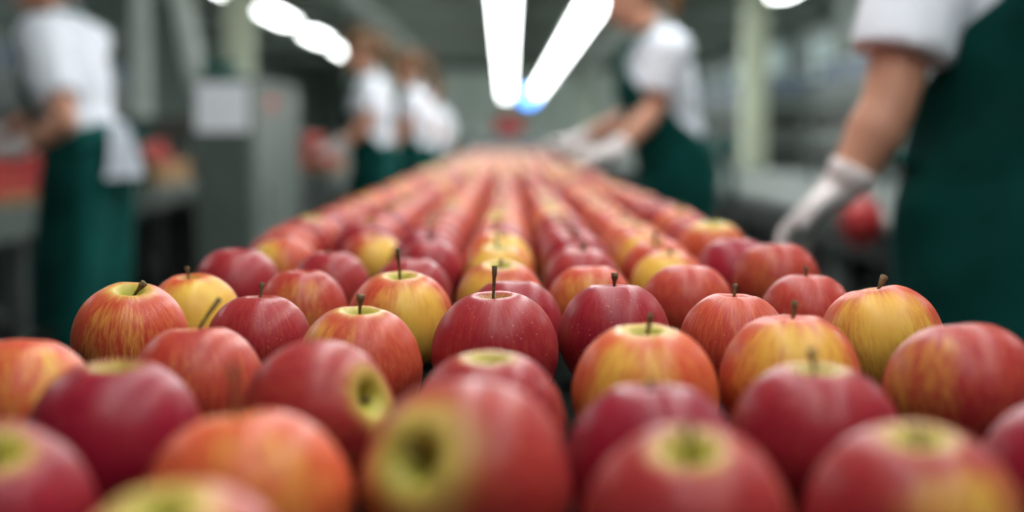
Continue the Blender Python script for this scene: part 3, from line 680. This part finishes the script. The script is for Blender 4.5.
def person(loc, rz, label, Lp, Rp, lean=10, hs=1.0, head_turn=0, head_down=20, hair='pony', towel=False, fine=False, mirror_strap=False, glove=True, sleeve=.62, cuff=.055, far=False):
    """upright frame: +Y is forward, +X the person's right. Lp / Rp: world positions (shoulder is the body's own): elbow, wrist, hand direction, palm normal"""
    e = empty('person', loc, rz); tag(e, label, 'person'); e.scale = (hs,) * 3
    inv = (Matrix.Translation(loc) @ Matrix.Rotation(rz, 4, 'Z') @ Matrix.Scale(hs, 4)).inverted()
    rot = inv.to_3x3()
    piv = Vector((0, 0, .95)); Lr = Matrix.Rotation(-math.radians(lean), 3, 'X')
    def T(x, y, z):
        p = Vector((x, y, z)); k = min(1, max(0, (z - .88) / .14)); Rk = Matrix.Rotation(-math.radians(lean) * k, 3, 'X')
        return piv + Rk @ (p - piv)
    # torso
    torso = [('ell', T(0, .0, 1.25), (.165, .105, .19), Lr), ('ell', T(0, 0.01, 1.08), (.138, .100, .16), Lr), ('ell', T(0, 0, .94), (.165, .118, .13), None),
             ('cap', T(-.135, -.01, 1.375), .052, T(.135, -.01, 1.375), .052), ('cap', T(0, -.01, 1.37), .085, T(0, -.01, 1.42), .055)]
    if hair != 'short': torso += [('ell', T(-.065, .075, 1.255), (.062, .05, .06), Lr), ('ell', T(.065, .075, 1.255), (.062, .05, .06), Lr)]
    neck = [('cap', T(0, -.01, 1.40), .054, T(0, .02, 1.50), .050)]
    hc = T(0, .045, 1.585); Hr = Lr @ Matrix.Rotation(math.radians(head_turn), 3, 'Z') @ Matrix.Rotation(-math.radians(head_down), 3, 'X')
    def H(x, y, z): return hc + Hr @ Vector((x, y, z))
    head = [('ell', H(0, -.01, .02), (.074, .093, .092), Hr), ('ell', H(0, .025, -.045), (.054, .062, .068), Hr), ('ell', H(0, .065, -.088), (.022, .020, .018), Hr),
            ('cap', H(0, .083, .012), .008, H(0, .104, -.022), .012), ('ell', H(-.012, .094, -.026), (.009, .009, .007), Hr), ('ell', H(.012, .094, -.026), (.009, .009, .007), Hr),
            ('ell', H(0, .082, -.055), (.024, .010, .006), Hr), ('ell', H(0, .080, -.066), (.021, .010, .007), Hr), ('cap', H(-.045, .072, .028), .012, H(.045, .072, .028), .012),
            ('ell', H(-.036, .056, -.03), (.022, .018, .024), Hr), ('ell', H(.036, .056, -.03), (.022, .018, .024), Hr),
            ('ell', H(-.075, -.005, -.012), (.009, .019, .031), Hr), ('ell', H(.075, -.005, -.012), (.009, .019, .031), Hr)]
    legs = []; shoes = []; trou = []
    for s in (-1, 1):
        hip, knee, ank = Vector((s * .09, 0, .90)), Vector((s * .10, .02, .50)), Vector((s * .105, -.01, .09))
        legs += [('cap', hip, .085, knee, .058), ('cap', knee, .056, Vector((s * .10, -.015, .34)), .056), ('cap', Vector((s * .10, -.015, .34)), .054, ank, .038), ('cap', ank, .036, Vector((s * .115, .13, .035)), .03), ('cap', ank, .036, Vector((s * .105, -.04, .035)), .032)]
        trou += [('cap', hip, .105, knee, .082), ('cyl', knee, .082, Vector((s * .105, -.01, .10)), .075)]
        shoes.append([('cap', Vector((s * .105, -.045, .042)), .040, Vector((s * .12, .12, .038)), .036), ('cap', Vector((s * .105, -.045, .042)), .038, Vector((s * .105, -.02, .10)), .042), ('cap', Vector((s * .12, .12, .036)), .034, Vector((s * .123, .17, .032)), .028)])
    arms = []; sleeves = []; hands = []; gl = []
    for s, A in ((-1, Lp), (1, Rp)):
        if A is None:      # hanging
            sh = T(s * .175, -.01, 1.36); el = sh + Vector((s * .05, -.03, -.28)); wr = el + Vector((0, .08, -.24)); d = Vector((0, .2, -1)); n = Vector((-s, 0, 0))
        else:
            sh = T(s * .175, -.01, 1.36); el = inv @ Vector(A[0]); wr = inv @ Vector(A[1]); d = rot @ Vector(A[2]); n = rot @ Vector(A[3])
        arms += [('cap', sh, .050, sh.lerp(el, .45), .047), ('cap', sh.lerp(el, .45), .047, el, .038), ('cap', el, .038, el.lerp(wr, .3), .041), ('cap', el.lerp(wr, .3), .041, wr, .026)]
        hp = hand_prims(wr, d, n, s, 0.45); hands += hp
        sleeves += [('cap', T(s * .13, -.01, 1.365), .060, sh, .064), ('cyl', sh, .062, sh.lerp(el, sleeve), .060)]
        dd = (el - wr).normalized()
        gl.append((hp + [('cyl', wr + dd * cuff, .034, wr, .029)]))
    vox = .0065 if fine else (.011 if far else .009)
    body = prims_mesh(torso + neck + head + legs + arms + hands, 0, vox, 3); link('body', body, 'skin', e)
    shirt = prims_mesh(torso[:2] + torso[3:] + [('cyl', T(0, -.01, 1.40), .07, T(0, .0, 1.455), .064)] + sleeves, .012, .009, 5)
    bm = bmesh.new(); bm.from_mesh(shirt); bmesh.ops.bisect_plane(bm, geom=bm.verts[:] + bm.edges[:] + bm.faces[:], plane_co=T(0, 0, 1.03), plane_no=(0, 0, -1), clear_outer=True); bm.to_mesh(shirt); bm.free()
    link('shirt', shirt, 'shirt', e)
    link('trousers', prims_mesh(trou + [('ell', Vector((0, 0, .93)), (.178, .133, .125), None), ('ell', T(0, .01, 1.03), (.156, .122, .07), Lr)], .004, .011, 4), 'apron', e)
    for sp in shoes: link('shoe', prims_mesh(sp, 0, .008, 3), 'shoe', e)
    if glove:
        for g in gl: link('glove', prims_mesh(g, .0032, .005 if fine else .0065, 2), 'glove', e)
    # eyes
    for s in (-1, 1):
        bm = bmesh.new(); bmesh.ops.create_uvsphere(bm, u_segments=12, v_segments=8, radius=.0105, matrix=Matrix.Translation(H(s * .030, .072, .006))); ey = fin('eye', bm, 'eye', e)
        bm = bmesh.new(); bmesh.ops.create_uvsphere(bm, u_segments=10, v_segments=6, radius=.0055, matrix=Matrix.Translation(H(s * .030, .0785, .0055))); fin('iris', bm, 'shoe', ey)
    # hair
    hp = [('ell', H(0, -.020, .035), (.082, .096, .088), Hr), ('ell', H(0, -.045, -.01), (.072, .070, .075), Hr)]
    if hair == 'pony':
        hp += [('cap', H(0, -.11, .035), .024, H(0, -.11, .035) + Vector((0, -.045, -.015)), .034), ('cap', H(0, -.11, .035) + Vector((0, -.045, -.015)), .036, H(0, -.11, .035) + Vector((0, -.075, -.09)), .036), ('cap', H(0, -.11, .035) + Vector((0, -.075, -.09)), .034, H(0, -.11, .035) + Vector((0, -.065, -.19)), .012)]
    elif hair == 'bun': hp += [('ell', H(0, -.12, .03), (.045, .04, .045), Hr)]
    link('hair', prims_mesh(hp, 0, .008, 3), 'hair', e)
    # apron: a cloth wrapped round the front, narrow at the chest, full below the waist
    KEY = [(.42, .215, .200, 100), (.60, .212, .190, 104), (.80, .208, .174, 108), (.93, .205, .158, 110), (1.00, .192, .150, 116), (1.06, .182, .150, 106), (1.14, .186, .158, 84), (1.24, .194, .163, 50), (1.33, .192, .150, 31), (1.38, .180, .132, 27)]
    bm = bmesh.new(); NR, NC = 42, 40; grid = []
    for i in range(NR + 1):
        z = .42 + (1.38 - .42) * i / NR
        for a, b in zip(KEY, KEY[1:]):
            if a[0] <= z <= b[0] + 1e-6: f = (z - a[0]) / (b[0] - a[0]); f = f * f * (3 - 2 * f); rx, ry, an = [a[k] + (b[k] - a[k]) * f for k in (1, 2, 3)]; break
        row = []
        for j in range(NC + 1):
            t = (j / NC * 2 - 1); th = math.radians(an) * t
            fold = .007 * math.sin(th * 9 + z * 3) * max(0, 1 - z / 1.02) * 2 + .003 * math.sin(z * 40 + th * 5)
            row.append(bm.verts.new(T((rx + fold) * math.sin(th), (ry + fold) * math.cos(th), z)))
        grid.append(row)
    for a, b in zip(grid, grid[1:]):
        for j in range(NC): bm.faces.new((a[j], a[j + 1], b[j + 1], b[j]))
    bmesh.ops.solidify(bm, geom=bm.faces[:], thickness=.004)
    ap = fin('apron', bm, 'apron', e)
    bm = bmesh.new()
    for s in (-1, 1): tube(bm, [T(s * .087, .116, 1.375), T(s * .09, .08, 1.425), T(s * .07, .0, 1.455), T(s * .04, -.07, 1.445), T(0, -.10, 1.43)], [.012] * 5, 8)
    fin('neck_strap', bm, 'apron', ap)
    bm = bmesh.new()
    tube(bm, [T(.197 * math.sin(math.radians(a)), .158 * math.cos(math.radians(a)), 1.0) for a in range(96, 265, 12)], .010, 8)
    for s in (-1, 1):
        tube(bm, [T(0, -.165, 1.0), T(s * .05, -.18, 1.03), T(s * .075, -.18, .99), T(s * .01, -.17, .995)], .009, 8); tube(bm, [T(0, -.165, 1.0), T(s * .03, -.18, .92), T(s * .04, -.185, .84)], .008, 8)
    fin('waist_tie', bm, 'apron', ap)
    if towel:
        bm = bmesh.new(); g = []
        for i in range(15):
            z = 1.05 - .15 * i / 14; row = []
            for j in range(9):
                th = math.radians(150 + (j - 4) * (2.0 + i * .22)) ; r = 1.02 + .015 * math.sin(j * 1.6)
                row.append(bm.verts.new(T(.225 * r * math.sin(-th), .19 * r * math.cos(th), z)))
            g.append(row)
        for a, b in zip(g, g[1:]):
            for j in range(8): bm.faces.new((a[j], a[j + 1], b[j + 1], b[j]))
        bmesh.ops.solidify(bm, geom=bm.faces[:], thickness=.008)
        o = fin('cloth', bm, 'shirt', e); o['label'] = 'white cloth tucked in at the back of the waist'
    return e
def ex(x, y, Z): return pix(x, y, Z)
R90 = math.pi / 2
# right, mid distance: faces the belt (-X)
person((.605, 4.95, 0), R90 + .12, 'person in white shirt and green apron leaning over the belt, brown ponytail, right of centre',
       (ex(656, 108, 4.80), ex(613, 153, 4.72), (-.6, -.4, .02), (0, .1, -1)), (ex(634, 116, 5.22), ex(578, 143, 5.25), (-1, 0, -.02), (0, 0, -1)), lean=13, head_down=14, sleeve=.68)
# right, near: faces the camera, right arm reaching to the belt edge
person((.78, 2.14, 0), math.pi + .42, 'nearest person on the right, white sleeve, bare forearm, pale glove, green apron', None,
       (ex(888, 108, 2.02), ex(847, 184, 2.02), (-.60, .45, -.60), (-.35, .2, -.9)), lean=2, hs=1.03, fine=True, hair='short', head_down=24, sleeve=.76, cuff=.025)
# left, near
person((-1.41, 4.85, 0), R90 - .15, 'leftmost person, seen from behind in white shirt and green apron, ponytail, white cloth at waist',
       (ex(66, 122, 4.50), ex(16, 150, 4.55), (-.9, .3, -.05), (0, 0, -1)), (ex(38, 118, 5.2), ex(-2, 136, 5.25), (-.9, .2, .1), (0, 0, -1)), lean=13, head_down=24, hs=1.03, towel=True, sleeve=.76)
person((-.70, 7.7, 0), R90, 'person in white shirt facing left, working right behind the grey cabinet',
       (ex(366, 125, 7.5), ex(338, 148, 7.5), (-1, 0, -.2), (0, 0, -1)), (ex(358, 130, 7.95), ex(336, 146, 8.0), (-1, 0, -.1), (0, 0, -1)), lean=5, head_down=26, hs=.97, far=True)
person((-.56, 9.2, 0), R90 - .1, 'ponytailed person in white shirt further down the left side of the belt',
       (ex(405, 128, 9.0), ex(388, 150, 9.0), (-1, 0, -.2), (0, 0, -1)), None, lean=5, head_down=22, hs=.96, far=True)
person((-.54, 11.2, 0), R90 - .3, 'farthest person in white, half hidden behind the second worker at the left of the belt',
       (ex(436, 130, 11.0), ex(420, 146, 11.0), (-1, 0, -.2), (0, 0, -1)), None, lean=3, head_down=15, hs=.90, hair='bun', far=True)
person((-2.75, 27.5, 0), -R90, 'distant person in white shirt beyond the left bench, right of the cabinet', None, None, lean=8, head_down=20, hair='short', hs=1.0, far=True)
